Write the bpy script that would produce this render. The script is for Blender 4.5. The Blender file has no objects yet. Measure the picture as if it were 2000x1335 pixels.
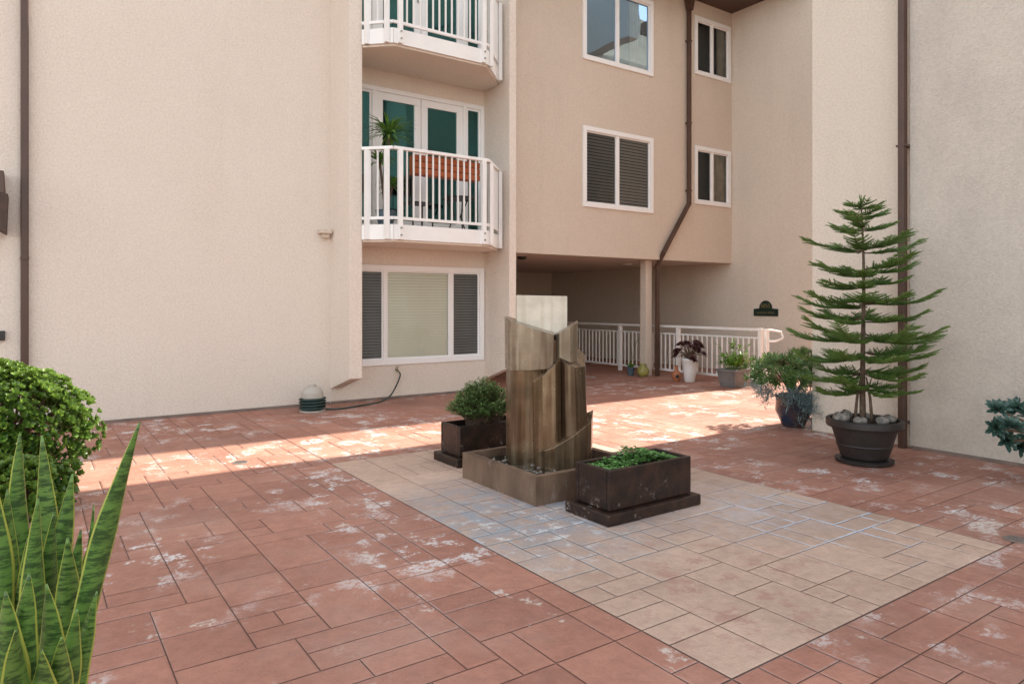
import bpy, math, random
from mathutils import Vector, Matrix, Quaternion
R=random.Random(7)
C=bpy.context.scene.collection
F=1354.0; H=1.5; CX,CY=.571,.821
def P(px,py,d):
    r=(px-1000)*d/F
    return Vector((CX*d+CY*r, CY*d-CX*r, H-(py-590)*d/F))
def G(px,py):
    return P(px,py,F*H/(py-590))
# ---------------------------------------------------------------- materials
def new(name):
    m=bpy.data.materials.new(name); m.use_nodes=True
    nt=m.node_tree; b=nt.nodes['Principled BSDF']; return m,nt,b
def N(nt,t,**k):
    n=nt.nodes.new(t)
    for a,v in k.items(): setattr(n,a,v)
    return n
def coords(nt,scale=(1,1,1)):
    tc=N(nt,'ShaderNodeTexCoord'); mp=N(nt,'ShaderNodeMapping'); mp.inputs['Scale'].default_value=scale
    nt.links.new(tc.outputs['Object'],mp.inputs['Vector']); return mp.outputs['Vector']
def noise(nt,vec,scale,detail=4,rough=.55):
    n=N(nt,'ShaderNodeTexNoise'); n.inputs['Scale'].default_value=scale; n.inputs['Detail'].default_value=detail; n.inputs['Roughness'].default_value=rough
    nt.links.new(vec,n.inputs['Vector']); return n.outputs['Fac']
def ramp(nt,fac,stops):
    r=N(nt,'ShaderNodeValToRGB'); e=r.color_ramp.elements
    while len(e)<len(stops): e.new(.5)
    for i,(p,c) in enumerate(stops):
        e[i].position=p; e[i].color=(c,c,c,1) if isinstance(c,(int,float)) else (*c,1)
    nt.links.new(fac,r.inputs['Fac']); return r.outputs['Color']
def mix(nt,fac,a,b,mode='MIX'):
    n=N(nt,'ShaderNodeMix'); n.data_type='RGBA'; n.blend_type=mode
    for s,v in ((0,fac),(6,a),(7,b)):
        if isinstance(v,(int,float)): n.inputs[s].default_value=v if s==0 else (v,v,v,1)
        elif isinstance(v,tuple): n.inputs[s].default_value=(*v,1)
        else: nt.links.new(v,n.inputs[s])
    return n.outputs[2]
def mul(nt,a,b,op='MULTIPLY'):
    n=N(nt,'ShaderNodeMath'); n.operation=op
    for i,v in enumerate((a,b)):
        if isinstance(v,(int,float)): n.inputs[i].default_value=v
        else: nt.links.new(v,n.inputs[i])
    return n.outputs[0]
def near(nt,v,pt,r0,r1):
    n=N(nt,'ShaderNodeVectorMath'); n.operation='DISTANCE'; nt.links.new(v,n.inputs[0]); n.inputs[1].default_value=pt
    mr=N(nt,'ShaderNodeMapRange'); mr.inputs['From Min'].default_value=r1; mr.inputs['From Max'].default_value=r0
    nt.links.new(n.outputs['Value'],mr.inputs['Value']); return mr.outputs[0]
def bump(nt,b,h,strength=.3,dist=.01):
    n=N(nt,'ShaderNodeBump'); n.inputs['Strength'].default_value=strength; n.inputs['Distance'].default_value=dist
    nt.links.new(h,n.inputs['Height']); nt.links.new(n.outputs[0],b.inputs['Normal'])
def simple(name,c1,c2=None,scale=6,rough=.5,metal=0,bs=0,bscale=60,bd=.004):
    m,nt,b=new(name); v=coords(nt)
    c2=c2 or tuple(x*.8 for x in c1)
    nt.links.new(mix(nt,ramp(nt,noise(nt,v,scale),[(.35,0.),(.68,1.)]),c1,c2),b.inputs['Base Color'])
    b.inputs['Roughness'].default_value=rough; b.inputs['Metallic'].default_value=metal
    if bs: bump(nt,b,noise(nt,v,bscale,3),bs,bd)
    return m
def stucco(name,c1,c2,stain,amt=.5,blotch=0.):
    m,nt,b=new(name); v=coords(nt); vs=coords(nt,(2.2,2.2,.3))
    col=mix(nt,ramp(nt,noise(nt,v,.45,6,.6),[(.35,0.),(.7,1.)]),c1,c2)
    st=mul(nt,ramp(nt,noise(nt,vs,.9,7,.65),[(.52,0.),(.80,1.)]),amt)
    col=mix(nt,st,col,stain)
    if blotch:
        cl=mul(nt,ramp(nt,noise(nt,v,.8,7,.65),[(.50,0.),(.70,1.)]),blotch); col=mix(nt,cl,col,stain)
    fine=ramp(nt,noise(nt,v,42,4,.75),[(.28,.82),(.58,1.)])
    col=mix(nt,1.0,col,fine,'MULTIPLY')
    nt.links.new(col,b.inputs['Base Color']); b.inputs['Roughness'].default_value=.93
    h=N(nt,'ShaderNodeMath'); h.operation='ADD'
    nt.links.new(noise(nt,v,26,5,.7),h.inputs[0]); nt.links.new(noise(nt,v,90,2,.6),h.inputs[1])
    bump(nt,b,h.outputs[0],.65,.018); return m
M={}
M['stucco']=stucco('stucco_cream',(.85,.75,.65),(.82,.715,.615),(.70,.59,.49),.25)
M['stucco_main']=stucco('stucco_beige',(.75,.64,.53),(.71,.60,.495),(.54,.45,.37),.35)
M['stucco_side']=stucco('stucco_side',(.80,.71,.60),(.77,.68,.57),(.58,.50,.42),.3)
M['stucco_grey']=stucco('stucco_weathered',(.68,.61,.525),(.63,.56,.48),(.42,.37,.33),.28,.32)
M['base']=simple('base_strip',(.24,.18,.15),(.16,.12,.10),rough=.8)
M['white']=simple('white_paint',(.88,.86,.83),(.83,.81,.78),5,.35,bs=.05)
M['whiteframe']=simple('white_vinyl',(.88,.87,.86),(.86,.85,.83),4,.3)
M['brown']=simple('brown_paint',(.085,.042,.028),(.06,.03,.02),3,.45,bs=.08,bscale=30)
M['soffit']=simple('passage_soffit',(.66,.56,.47),(.60,.50,.42),2,.9,bs=.2)
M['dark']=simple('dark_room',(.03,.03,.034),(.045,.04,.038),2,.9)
M['blind']=simple('blind_slats',(.36,.33,.30),(.31,.285,.26),3,.5)
M['blind_pale']=simple('pale_blind_slats',(.92,.87,.70),(.88,.82,.65),3,.5)
M['blind_dark']=simple('screened_blind',(.27,.25,.225),(.22,.205,.185),3,.6)
M['blind_mid']=simple('taupe_blind_slats',(.21,.19,.175),(.17,.155,.14),3,.5)
M['curtain']=simple('curtain',(.74,.70,.60),(.54,.50,.42),6,.9)
def glass(name,tint,gl=.12,tr=(.96,.97,.97)):
    m=bpy.data.materials.new(name); m.use_nodes=True; nt=m.node_tree; nt.nodes.clear()
    o=N(nt,'ShaderNodeOutputMaterial'); t=N(nt,'ShaderNodeBsdfTransparent'); g=N(nt,'ShaderNodeBsdfGlossy')
    t.inputs['Color'].default_value=(*tr,1); g.inputs['Color'].default_value=(*tint,1); g.inputs['Roughness'].default_value=.015
    fr=N(nt,'ShaderNodeLayerWeight'); fr.inputs['Blend'].default_value=.32
    a=N(nt,'ShaderNodeMath'); a.operation='ADD'; a.use_clamp=True; nt.links.new(fr.outputs['Fresnel'],a.inputs[0]); a.inputs[1].default_value=gl
    v=coords(nt); bn=N(nt,'ShaderNodeBump'); bn.inputs['Strength'].default_value=.12; bn.inputs['Distance'].default_value=.03
    nt.links.new(noise(nt,v,1.5,1),bn.inputs['Height']); nt.links.new(bn.outputs[0],g.inputs['Normal'])
    mx=N(nt,'ShaderNodeMixShader'); nt.links.new(a.outputs[0],mx.inputs[0]); nt.links.new(t.outputs[0],mx.inputs[1]); nt.links.new(g.outputs[0],mx.inputs[2])
    nt.links.new(mx.outputs[0],o.inputs[0]); return m
M['glass']=glass('window_glass',(.8,.92,1.),0.)
M['glass_refl']=glass('window_glass_bright',(.48,.72,.98),.38)
M['glass_teal']=glass('teal_door_glass',(.20,.58,.60),.20,(.25,.55,.55))
def paving(name,c1,c2,panel):
    m,nt,b=new(name); v=coords(nt)
    at=N(nt,'ShaderNodeAttribute'); at.attribute_name='t'; ed=N(nt,'ShaderNodeAttribute'); ed.attribute_name='m'
    col=mix(nt,at.outputs['Fac'],c1,c2)
    col=mix(nt,1.0,col,ramp(nt,noise(nt,v,.9,7,.6),[(.3,.80),(.7,1.12)]),'MULTIPLY')
    col=mix(nt,1.0,col,ramp(nt,noise(nt,v,13,7,.72),[(.3,.82),(.7,1.09)]),'MULTIPLY')
    if panel:
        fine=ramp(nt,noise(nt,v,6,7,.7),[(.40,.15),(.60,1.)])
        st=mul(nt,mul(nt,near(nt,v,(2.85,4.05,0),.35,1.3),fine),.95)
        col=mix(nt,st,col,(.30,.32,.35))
        ch=mul(nt,mul(nt,near(nt,v,(2.7,3.7,0),.2,.9),ramp(nt,noise(nt,v,7,8,.72),[(.54,0.),(.60,1.)])),.8)
        col=mix(nt,ch,col,(.62,.62,.62))
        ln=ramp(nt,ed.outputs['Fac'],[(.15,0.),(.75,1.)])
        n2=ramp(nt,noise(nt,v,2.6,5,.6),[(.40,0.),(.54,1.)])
        a=mul(nt,mul(nt,near(nt,v,(4.5,2.75,0),.45,1.0),n2),ln)
        col=mix(nt,mul(nt,a,.85),col,(.56,.68,.80))
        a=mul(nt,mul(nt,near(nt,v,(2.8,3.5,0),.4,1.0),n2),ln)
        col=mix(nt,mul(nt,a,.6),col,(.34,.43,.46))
        hz=mul(nt,mul(nt,near(nt,v,(4.3,3.2,0),.1,.9),fine),.45); col=mix(nt,hz,col,(.50,.51,.55))
        w=mul(nt,mul(nt,ramp(nt,noise(nt,v,5,8,.72),[(.53,0.),(.59,1.)]),near(nt,v,(3.0,2.35,0),.3,1.0)),.8)
        col=mix(nt,w,col,(.40,.23,.18))
    else:
        a=ramp(nt,noise(nt,v,.62,4,.6),[(.46,0.),(.57,1.)])
        c=ramp(nt,noise(nt,v,3.6,9,.74),[(.53,0.),(.565,1.)])
        d=ramp(nt,noise(nt,v,34,4,.7),[(.40,0.),(.52,1.)])
        col=mix(nt,mul(nt,mul(nt,mul(nt,a,c),d),.9),col,(.64,.61,.59))
        c=ramp(nt,noise(nt,v,1.6,9,.7),[(.62,0.),(.65,1.)])
        col=mix(nt,mul(nt,mul(nt,c,d),.85),col,(.62,.55,.48))
        dz=mul(nt,ramp(nt,noise(nt,v,1.1,6,.6),[(.48,0.),(.72,1.)]),.28); col=mix(nt,dz,col,(.50,.38,.31))
        j=ramp(nt,noise(nt,v,.8,3,.5),[(.50,0.),(.62,1.)])
        e=mul(nt,mul(nt,ramp(nt,ed.outputs['Fac'],[(.2,0.),(.9,1.)]),j),.3)
        col=mix(nt,mul(nt,e,ramp(nt,noise(nt,v,18,4,.7),[(.35,.2),(.6,1.)])),col,(.60,.58,.57))
    nt.links.new(col,b.inputs['Base Color']); b.inputs['Roughness'].default_value=.66; b.inputs['Specular IOR Level'].default_value=.25
    s=N(nt,'ShaderNodeMath'); s.operation='ADD'
    nt.links.new(noise(nt,v,8,7,.65),s.inputs[0]); nt.links.new(mul(nt,noise(nt,v,60,3,.6),.3),s.inputs[1])
    bump(nt,b,s.outputs[0],.6,.028); return m
M['red']=paving('terracotta_stamped_concrete',(.42,.205,.145),(.35,.165,.118),False)
M['tan']=paving('tan_stamped_concrete',(.56,.40,.305),(.50,.35,.265),True)
M['joint']=simple('joint',(.15,.085,.065),(.22,.145,.115),1.2,.9)
def stained(name,base,streak,drip,rough=.3,metal=.4,sc=4,amt=.35):
    m,nt,b=new(name); v=coords(nt); v1=coords(nt,(1,1,.3)); v3=coords(nt,(1,1,.05))
    col=mix(nt,ramp(nt,noise(nt,v1,sc,3,.5),[(.35,0.),(.65,1.)]),base[0],base[1])
    col=mix(nt,mul(nt,ramp(nt,noise(nt,v3,sc*5,2,.5),[(.48,0.),(.66,1.)]),amt),col,streak)
    col=mix(nt,mul(nt,ramp(nt,noise(nt,v3,sc*3.2,2,.5),[(.52,0.),(.64,1.)]),amt*1.3),col,drip)
    col=mix(nt,1.0,col,ramp(nt,noise(nt,v,5,6,.7),[(.3,.78),(.65,1.08)]),'MULTIPLY')
    nt.links.new(col,b.inputs['Base Color']); b.inputs['Metallic'].default_value=metal
    nt.links.new(ramp(nt,noise(nt,v,4,4,.6),[(.3,max(.05,rough-.08)),(.7,rough+.12)]),b.inputs['Roughness'])
    bump(nt,b,noise(nt,v,6,2,.5),.10,.008); return m
M['stone']=stained('bronze_brown_slab',((.15,.095,.052),(.23,.155,.09)),(.38,.30,.20),(.07,.04,.022),.20,.65,4,.5)
M['stone_dark']=stained('dark_bronze_slab',((.085,.054,.032),(.15,.10,.058)),(.28,.21,.14),(.04,.025,.015),.18,.65,4,.5)
M['stone_grey']=stained('grey_bronze_slab',((.22,.175,.125),(.30,.24,.17)),(.44,.38,.29),(.12,.075,.045),.22,.5,4,.5)
M['stone_pale']=stained('pale_fountain_stone',((.62,.54,.43),(.68,.60,.49)),(.74,.68,.58),(.50,.40,.28),.5,0.,4,.3)
def basinm():
    m,nt,b=new('brown_basin_stone'); v=coords(nt); v2=coords(nt,(1,1,.4))
    col=mix(nt,ramp(nt,noise(nt,v2,5,6,.65),[(.35,0.),(.65,1.)]),(.095,.06,.04),(.19,.125,.085))
    col=mix(nt,mul(nt,ramp(nt,noise(nt,v2,9,7,.7),[(.56,0.),(.66,1.)]),.45),col,(.34,.29,.25))
    nt.links.new(col,b.inputs['Base Color']); b.inputs['Roughness'].default_value=.38; bump(nt,b,noise(nt,v,25,4),.25,.006); return m
M['stone_basin']=basinm()
def planterm():
    m,nt,b=new('dark_brown_planter'); v=coords(nt)
    sep=N(nt,'ShaderNodeSeparateXYZ'); tc=N(nt,'ShaderNodeTexCoord'); nt.links.new(tc.outputs['Object'],sep.inputs[0])
    col=mix(nt,ramp(nt,noise(nt,v,9,7,.7),[(.42,0.),(.70,1.)]),(.016,.010,.008),(.048,.023,.015))
    low=ramp(nt,sep.outputs['Z'],[(.10,1.),(.28,.0)])
    w=mul(nt,mul(nt,ramp(nt,noise(nt,v,30,8,.78),[(.54,0.),(.58,1.)]),ramp(nt,noise(nt,v,4.2,3),[(.54,0.),(.62,1.)])),low)
    col=mix(nt,mul(nt,w,.7),col,(.48,.42,.38))
    nt.links.new(col,b.inputs['Base Color']); b.inputs['Roughness'].default_value=.36; b.inputs['Specular IOR Level'].default_value=.35
    bump(nt,b,noise(nt,v,22,5),.35,.008); return m
M['planter']=planterm()
M['soil']=simple('soil',(.05,.032,.02),(.025,.016,.01),30,.95,bs=.6,bscale=60,bd=.02)
M['pot_black']=simple('black_plastic_pot',(.016,.013,.012),(.028,.023,.021),5,.5,bs=.05)
M['pot_blue']=simple('glazed_blue_pot',(.012,.035,.075),(.09,.05,.035),4,.2)
M['pot_white']=simple('white_glazed_pot',(.82,.81,.79),(.78,.77,.75),3,.3)
M['pot_grey']=simple('grey_pot',(.20,.19,.18),(.13,.125,.12),6,.6,bs=.1)
M['terracotta']=simple('terracotta',(.45,.17,.08),(.35,.13,.06),8,.7)
M['pot_olive']=simple('olive_glaze',(.38,.36,.10),(.26,.24,.07),5,.3)
M['pot_slate']=simple('slate_glaze',(.10,.16,.20),(.07,.10,.13),5,.35)
M['rock']=simple('river_rock',(.28,.245,.21),(.09,.085,.08),22,.7,bs=.5,bscale=22,bd=.012)
M['bark']=simple('bark',(.15,.10,.065),(.08,.052,.035),25,.9,bs=.6,bscale=40,bd=.01)
M['hose']=simple('dark_hose',(.012,.035,.032),(.02,.05,.045),6,.4)
M['hosepot']=simple('grey_beige_plastic',(.46,.42,.36),(.40,.37,.32),5,.5)
M['orange']=simple('orange_wood',(.42,.115,.035),(.32,.08,.025),9,.5,bs=.1)
M['metal']=simple('steel',(.45,.44,.42),(.35,.34,.33),9,.35,.9)
M['black']=simple('black_metal',(.02,.018,.017),(.03,.028,.026),9,.45)
M['green_sign']=simple('green_sign',(.008,.022,.016),(.012,.03,.02),9,.4)
M['gold']=simple('gilt_letter',(.22,.19,.08),(.18,.15,.07),9,.4)
M['roofing']=simple('roofing',(.09,.055,.04),(.06,.04,.03),9,.8)
M['lamp']=simple('lamp_lens',(.75,.73,.68),(.7,.68,.62),9,.3)
def water():
    m,nt,b=new('dark_water'); v=coords(nt); b.inputs['Base Color'].default_value=(.010,.012,.010,1); b.inputs['Roughness'].default_value=.06
    bump(nt,b,noise(nt,v,12,3),.35,.02); return m
M['water']=water()
def foliage(name,a,b_,rough=.45,trans=.25,margin=None,bands=None):
    m,nt,b=new(name); v=coords(nt)
    at=N(nt,'ShaderNodeAttribute'); at.attribute_name='t'
    col=mix(nt,at.outputs['Fac'],a,b_)
    if bands:
        vv=coords(nt,(1.2,1.2,5)); col=mix(nt,ramp(nt,noise(nt,vv,13,6,.75),[(.46,0.),(.56,1.)]),col,bands)
    if margin:
        e=N(nt,'ShaderNodeAttribute'); e.attribute_name='m'
        col=mix(nt,ramp(nt,e.outputs['Fac'],[(.84,0.),(.91,1.)]),col,margin)
    nt.links.new(col,b.inputs['Base Color']); b.inputs['Roughness'].default_value=rough
    if trans:
        t=N(nt,'ShaderNodeBsdfTranslucent'); nt.links.new(col,t.inputs['Color'])
        mx=N(nt,'ShaderNodeMixShader'); mx.inputs[0].default_value=trans
        nt.links.new(b.outputs[0],mx.inputs[1]); nt.links.new(t.outputs[0],mx.inputs[2])
        nt.links.new(mx.outputs[0],nt.nodes['Material Output'].inputs[0])
    return m
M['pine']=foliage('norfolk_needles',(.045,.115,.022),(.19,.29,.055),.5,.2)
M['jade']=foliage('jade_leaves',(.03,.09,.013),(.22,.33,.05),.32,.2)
M['jade_dark']=foliage('jade_dark_leaves',(.04,.11,.025),(.20,.29,.09),.35,.2)
M['shrub']=foliage('shrub_leaves',(.05,.12,.03),(.17,.28,.08),.5,.25)
M['clover']=foliage('clover_leaves',(.05,.15,.03),(.16,.34,.08),.5,.25)
M['grey_leaf']=foliage('blue_grey_leaves',(.12,.20,.21),(.26,.35,.35),.5,.1)
M['burgundy']=foliage('burgundy_leaves',(.03,.012,.014),(.12,.035,.035),.4,.1)
M['aeonium']=foliage('aeonium_leaves',(.02,.06,.05),(.09,.16,.12),.35,.1)
M['bright_leaf']=foliage('bright_leaves',(.10,.26,.03),(.25,.45,.08),.4,.3)
M['redflower']=foliage('red_flowers',(.40,.05,.04),(.55,.12,.08),.5,.2)
M['palm']=foliage('palm_leaves',(.06,.16,.03),(.18,.34,.06),.45,.2)
M['snake']=foliage('snake_plant_leaves',(.11,.23,.045),(.17,.30,.065),.34,.12,margin=(.42,.46,.08),bands=(.035,.085,.022))
# ---------------------------------------------------------------- mesh builder
class MB:
    def __init__(s): s.v=[]; s.f=[]; s.t=[]; s.m=[]
    def add(s,vs,fs,t=0.,m=None):
        o=len(s.v); s.v+=[tuple(x) for x in vs]; s.f+=[tuple(i+o for i in f) for f in fs]
        s.t+=[t]*len(vs); s.m+=(m if m else [0.]*len(vs)); return s
    def box(s,x0,x1,y0,y1,z0,z1):
        return s.add([(x0,y0,z0),(x1,y0,z0),(x1,y1,z0),(x0,y1,z0),(x0,y0,z1),(x1,y0,z1),(x1,y1,z1),(x0,y1,z1)],
              [(0,3,2,1),(4,5,6,7),(0,1,5,4),(1,2,6,5),(2,3,7,6),(3,0,4,7)])
    def bar(s,a,b,w,h,up=(0,0,1)):
        a=Vector(a);b=Vector(b); d=(b-a).normalized(); u=Vector(up)
        if abs(d.dot(u))>.99: u=Vector((0,1,0))
        sd=d.cross(u).normalized(); u=sd.cross(d).normalized()
        vs=[]
        for p in (a,b):
            for i,j in ((-1,-1),(1,-1),(1,1),(-1,1)): vs.append(p+sd*(i*w/2)+u*(j*h/2))
        return s.add(vs,[(0,1,2,3),(7,6,5,4),(0,4,5,1),(1,5,6,2),(2,6,7,3),(3,7,4,0)])
    def prism(s,pts,zb,zt,bs=1.0):
        n=len(pts); cx=sum(p[0] for p in pts)/n; cy=sum(p[1] for p in pts)/n
        fb=zb if callable(zb) else (lambda x,y:zb); ft=zt if callable(zt) else (lambda x,y:zt)
        lo=[(cx+(x-cx)*bs,cy+(y-cy)*bs,fb(x,y)) for x,y in pts]; hi=[(x,y,ft(x,y)) for x,y in pts]
        return s.add(lo+hi,[tuple(range(n-1,-1,-1)),tuple(range(n,2*n))]+[(i,(i+1)%n,n+(i+1)%n,n+i) for i in range(n)])
    def tube(s,pts,rs,n=8,t=0.,cap=True):
        pts=[Vector(p) for p in pts]
        if isinstance(rs,(int,float)): rs=[rs]*len(pts)
        vs=[];fs=[]; u=None
        for i,p in enumerate(pts):
            d=(pts[min(i+1,len(pts)-1)]-pts[max(i-1,0)]).normalized()
            if u is None:
                u=d.cross(Vector((0,0,1)));
                if u.length<.05: u=d.cross(Vector((1,0,0)))
            u=(u-d*u.dot(d)).normalized(); w=d.cross(u)
            for k in range(n):
                a=2*math.pi*k/n; vs.append(p+(u*math.cos(a)+w*math.sin(a))*rs[i])
        for i in range(len(pts)-1):
            for k in range(n): fs.append((i*n+k,i*n+(k+1)%n,(i+1)*n+(k+1)%n,(i+1)*n+k))
        if cap: fs+= [tuple(range(n-1,-1,-1)),tuple((len(pts)-1)*n+k for k in range(n))]
        return s.add(vs,fs,t)
    def lathe(s,c,prof,n=32,close=True):
        vs=[];fs=[]
        for r,z in prof:
            for k in range(n):
                a=2*math.pi*k/n; vs.append((c[0]+r*math.cos(a),c[1]+r*math.sin(a),c[2]+z))
        for i in range(len(prof)-1):
            for k in range(n): fs.append((i*n+k,i*n+(k+1)%n,(i+1)*n+(k+1)%n,(i+1)*n+k))
        if close: fs+=[tuple(range(n-1,-1,-1)),tuple((len(prof)-1)*n+k for k in range(n))]
        return s.add(vs,fs)
    def leaf(s,p,d,up,L,W,cup=.12,t=0.):
        d=d.normalized(); sd=d.cross(up)
        if sd.length<.05: sd=d.cross(Vector((1,0,.1)))
        sd.normalize(); u=sd.cross(d)
        return s.add([p,p+d*L*.4-sd*W*.45+u*W*cup,p+d*L*.78-sd*W*.42+u*W*cup,p+d*L,p+d*L*.78+sd*W*.42+u*W*cup,p+d*L*.4+sd*W*.45+u*W*cup],
                     [(0,3,2,1),(0,5,4,3)],t)
    def build(s,name,mat,parent=None,bevel=0,smooth=False):
        me=bpy.data.meshes.new(name); me.from_pydata(s.v,[],s.f); me.update()
        if any(s.t): a=me.attributes.new('t','FLOAT','POINT'); a.data.foreach_set('value',s.t)
        if any(s.m): a=me.attributes.new('m','FLOAT','POINT'); a.data.foreach_set('value',s.m)
        if smooth: me.polygons.foreach_set('use_smooth',[True]*len(me.polygons))
        me.materials.append(mat); o=bpy.data.objects.new(name,me); C.objects.link(o)
        if parent:
            o.parent=parent
            if parent.type=='EMPTY': o.matrix_parent_inverse=Matrix.Translation(-parent.location)
        if bevel:
            b=o.modifiers.new('bevel','BEVEL'); b.width=bevel; b.segments=2; b.limit_method='ANGLE'
        return o
def pane(a,b,y,z0,z1,mat,parent):
    return MB().add([(a,y,z0),(b,y,z0),(b,y,z1),(a,y,z1)],[(0,1,2,3)]).build('pane',mat,parent)
def tag(o,label,cat,group=None,kind=None):
    if label: o['label']=label
    if cat: o['category']=cat
    if group: o['group']=group
    if kind: o['kind']=kind
    return o
def thing(name,loc,label,cat,group=None):
    o=bpy.data.objects.new(name,None); C.objects.link(o); o.location=loc; return tag(o,label,cat,group)
# ---------------------------------------------------------------- ground
mb=MB(); mb.add([(-300,-300,-.008),(300,-300,-.008),(300,300,-.008),(-300,300,-.008)],[(0,1,2,3)])
tag(mb.build('ground',M['joint']),'dark base layer showing in the joints of the patio paving','ground',kind='structure')
ux=2.65/16; uy=4.5/27; I0,I1,J0,J1=-26,72,-18,88
occ={}
def region(i,j):
    a=0 if i<0 else (1 if i<16 else 2); b=0 if j<0 else (1 if j<27 else 2)
    return (a,b)
red=MB(); tan=MB(); sizes=[(2,2),(2,1),(3,2),(1,2),(2,1),(1,1),(2,2),(2,3),(3,1),(2,2)]
g=.0026; e=.011
for j in range(J0,J1):
    for i in range(I0,I1):
        if (i,j) in occ: continue
        X=2.3+i*ux; Y=1.77+j*uy
        if Y>10.1 and X<6.2: continue
        rg=region(i,j); opts=sizes[:]; R.shuffle(opts); opts.append((1,1))
        for w,h in opts:
            if all((i+a,j+b) not in occ and region(i+a,j+b)==rg for a in range(w) for b in range(h)): break
        for a in range(w):
            for b in range(h): occ[(i+a,j+b)]=1
        ga=g*2.5 if i==0 or i==16 else g; gb=g*2.5 if j==0 or j==27 else g
        x0,x1,y0,y1=X+ga,X+w*ux-g,Y+gb,Y+h*uy-g
        q=lambda:R.uniform(-.004,.004)
        vs=[(x0,y0,-.004),(x1,y0,-.004),(x1,y1,-.004),(x0,y1,-.004),
            (x0+e+q(),y0+e+q(),R.uniform(-.001,.001)),(x1-e+q(),y0+e+q(),R.uniform(-.001,.001)),(x1-e+q(),y1-e+q(),R.uniform(-.001,.001)),(x0+e+q(),y1-e+q(),R.uniform(-.001,.001))]
        (tan if rg==(1,1) else red).add(vs,[(4,5,6,7),(0,1,5,4),(1,2,6,5),(2,3,7,6),(3,0,4,7)],R.random(),[1.]*4+[0.]*4)
tag(red.build('pavement',M['red']),'terracotta stamped concrete paving with chalky worn patches','paving',kind='structure')
tag(tan.build('pavement_panel',M['tan']),'tan rectangular paving panel around the stone fountain','paving',kind='structure')
# ---------------------------------------------------------------- main building
FT=2.73; YW=9.95; YM=9.78; XP=12.7; ZS=2.357
B=thing('apartment_building',(6.4,YW,0),'cream stucco apartment building with angled balconies and open ground floor passage','building')
def wallY(mb,X0,X1,Z0,Z1,Y,holes,depth=.12):
    xs=sorted({X0,X1,*[h[0] for h in holes],*[h[1] for h in holes]}); zs=sorted({Z0,Z1,*[h[2] for h in holes],*[h[3] for h in holes]})
    for a,b in zip(xs,xs[1:]):
        for c,d in zip(zs,zs[1:]):
            mx,mz=(a+b)/2,(c+d)/2
            if any(h[0]<mx<h[1] and h[2]<mz<h[3] for h in holes): continue
            mb.add([(a,Y,c),(b,Y,c),(b,Y,d),(a,Y,d)],[(0,1,2,3)])
    for x0,x1,z0,z1 in holes:
        D=Y+depth
        mb.add([(x0,Y,z0),(x1,Y,z0),(x1,D,z0),(x0,D,z0)],[(0,1,2,3)]); mb.add([(x0,Y,z1),(x1,Y,z1),(x1,D,z1),(x0,D,z1)],[(3,2,1,0)])
        mb.add([(x0,Y,z0),(x0,D,z0),(x0,D,z1),(x0,Y,z1)],[(0,1,2,3)]); mb.add([(x1,Y,z0),(x1,D,z0),(x1,D,z1),(x1,Y,z1)],[(3,2,1,0)])
gw=(3.9,6.30,.557,2.045); dw=[(3.95,6.32,2.60+k*FT,4.80+k*FT) for k in (0,1)]
mb=MB(); wallY(mb,-9,6.36,0,8.4,YW,[gw]+dw); mb.build('wall',M['stucco'],B)
mw=[(8.42,10.2,3.30+k*FT,4.74+k*FT) for k in (0,1)]; sw=[(11.5,12.62,3.60+k*FT,4.77+k*FT) for k in (0,1)]
mb=MB(); wallY(mb,6.48,XP,ZS,7.85,YM,mw+sw); mb.build('wall',M['stucco_main'],B)
for x0,x1,zb,zf in ((3.65,3.838,.22,.43),(6.35,6.485,.19,.45)):
    m2=MB(); vs=[]
    for x in (x0,x1): vs+=[(x,9.2,zf),(x,YW+.15,zb-.04),(x,YW+.15,8.4),(x,9.2,8.4)]
    m2.add(vs,[(0,3,2,1),(4,5,6,7),(0,1,5,4),(1,2,6,5),(2,3,7,6),(3,0,4,7)]); m2.build('fin_wall',M['stucco'],B,bevel=.012)
MB().box(XP,XP+.3,7.82,16.5,0,7.85).build('wall',M['stucco_side'],B)
MB().box(6.3,XP,16.2,16.5,0,ZS).build('wall',M['stucco_side'],B)
MB().box(6.365,6.48,YW+.16,16.2,0,ZS).build('wall',M['stucco_side'],B)
MB().box(6.49,XP-.002,YM+.002,16.2,ZS,ZS+.2).build('passage_ceiling',M['soffit'],B)
MB().box(5.5,XP+3,9.0,18,7.85,8.1).box(11.9,XP+3,7.82,9.0,7.85,8.1).build('roof_overhang',M['brown'],B)
MB().box(13.3,22,7.82,18,8.1,18).build('added_sun_blocker',M['stucco_side'],B)  # unseen block added to stop sun coming over the roof onto the patio
MB().box(10.25,10.42,9.98,10.15,0,ZS).build('column',M['stucco_main'],B,bevel=.008)
MB().box(-9,3.64,YW-.025,YW+.0,0,.035).box(3.66,6.36,YW-.025,YW,0,.035).build('base_strip',M['base'],B)
def blinds(x0,x1,z0,z1,y,sp=.045,cover=.86):
    m=MB(); z=z0+.01
    while z<z1:
        m.add([(x0,y-.010,z),(x1,y-.010,z),(x1,y+.010,z+sp*cover),(x0,y+.010,z+sp*cover)],[(0,1,2,3)]); z+=sp
    return m
def bars(m,x0,x1,z0,z1,y0,y1,w):
    m.box(x0,x1,y0,y1,z0,z0+w).box(x0,x1,y0,y1,z1-w,z1).box(x0,x0+w,y0,y1,z0+w,z1-w).box(x1-w,x1,y0,y1,z0+w,z1-w); return m
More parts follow.
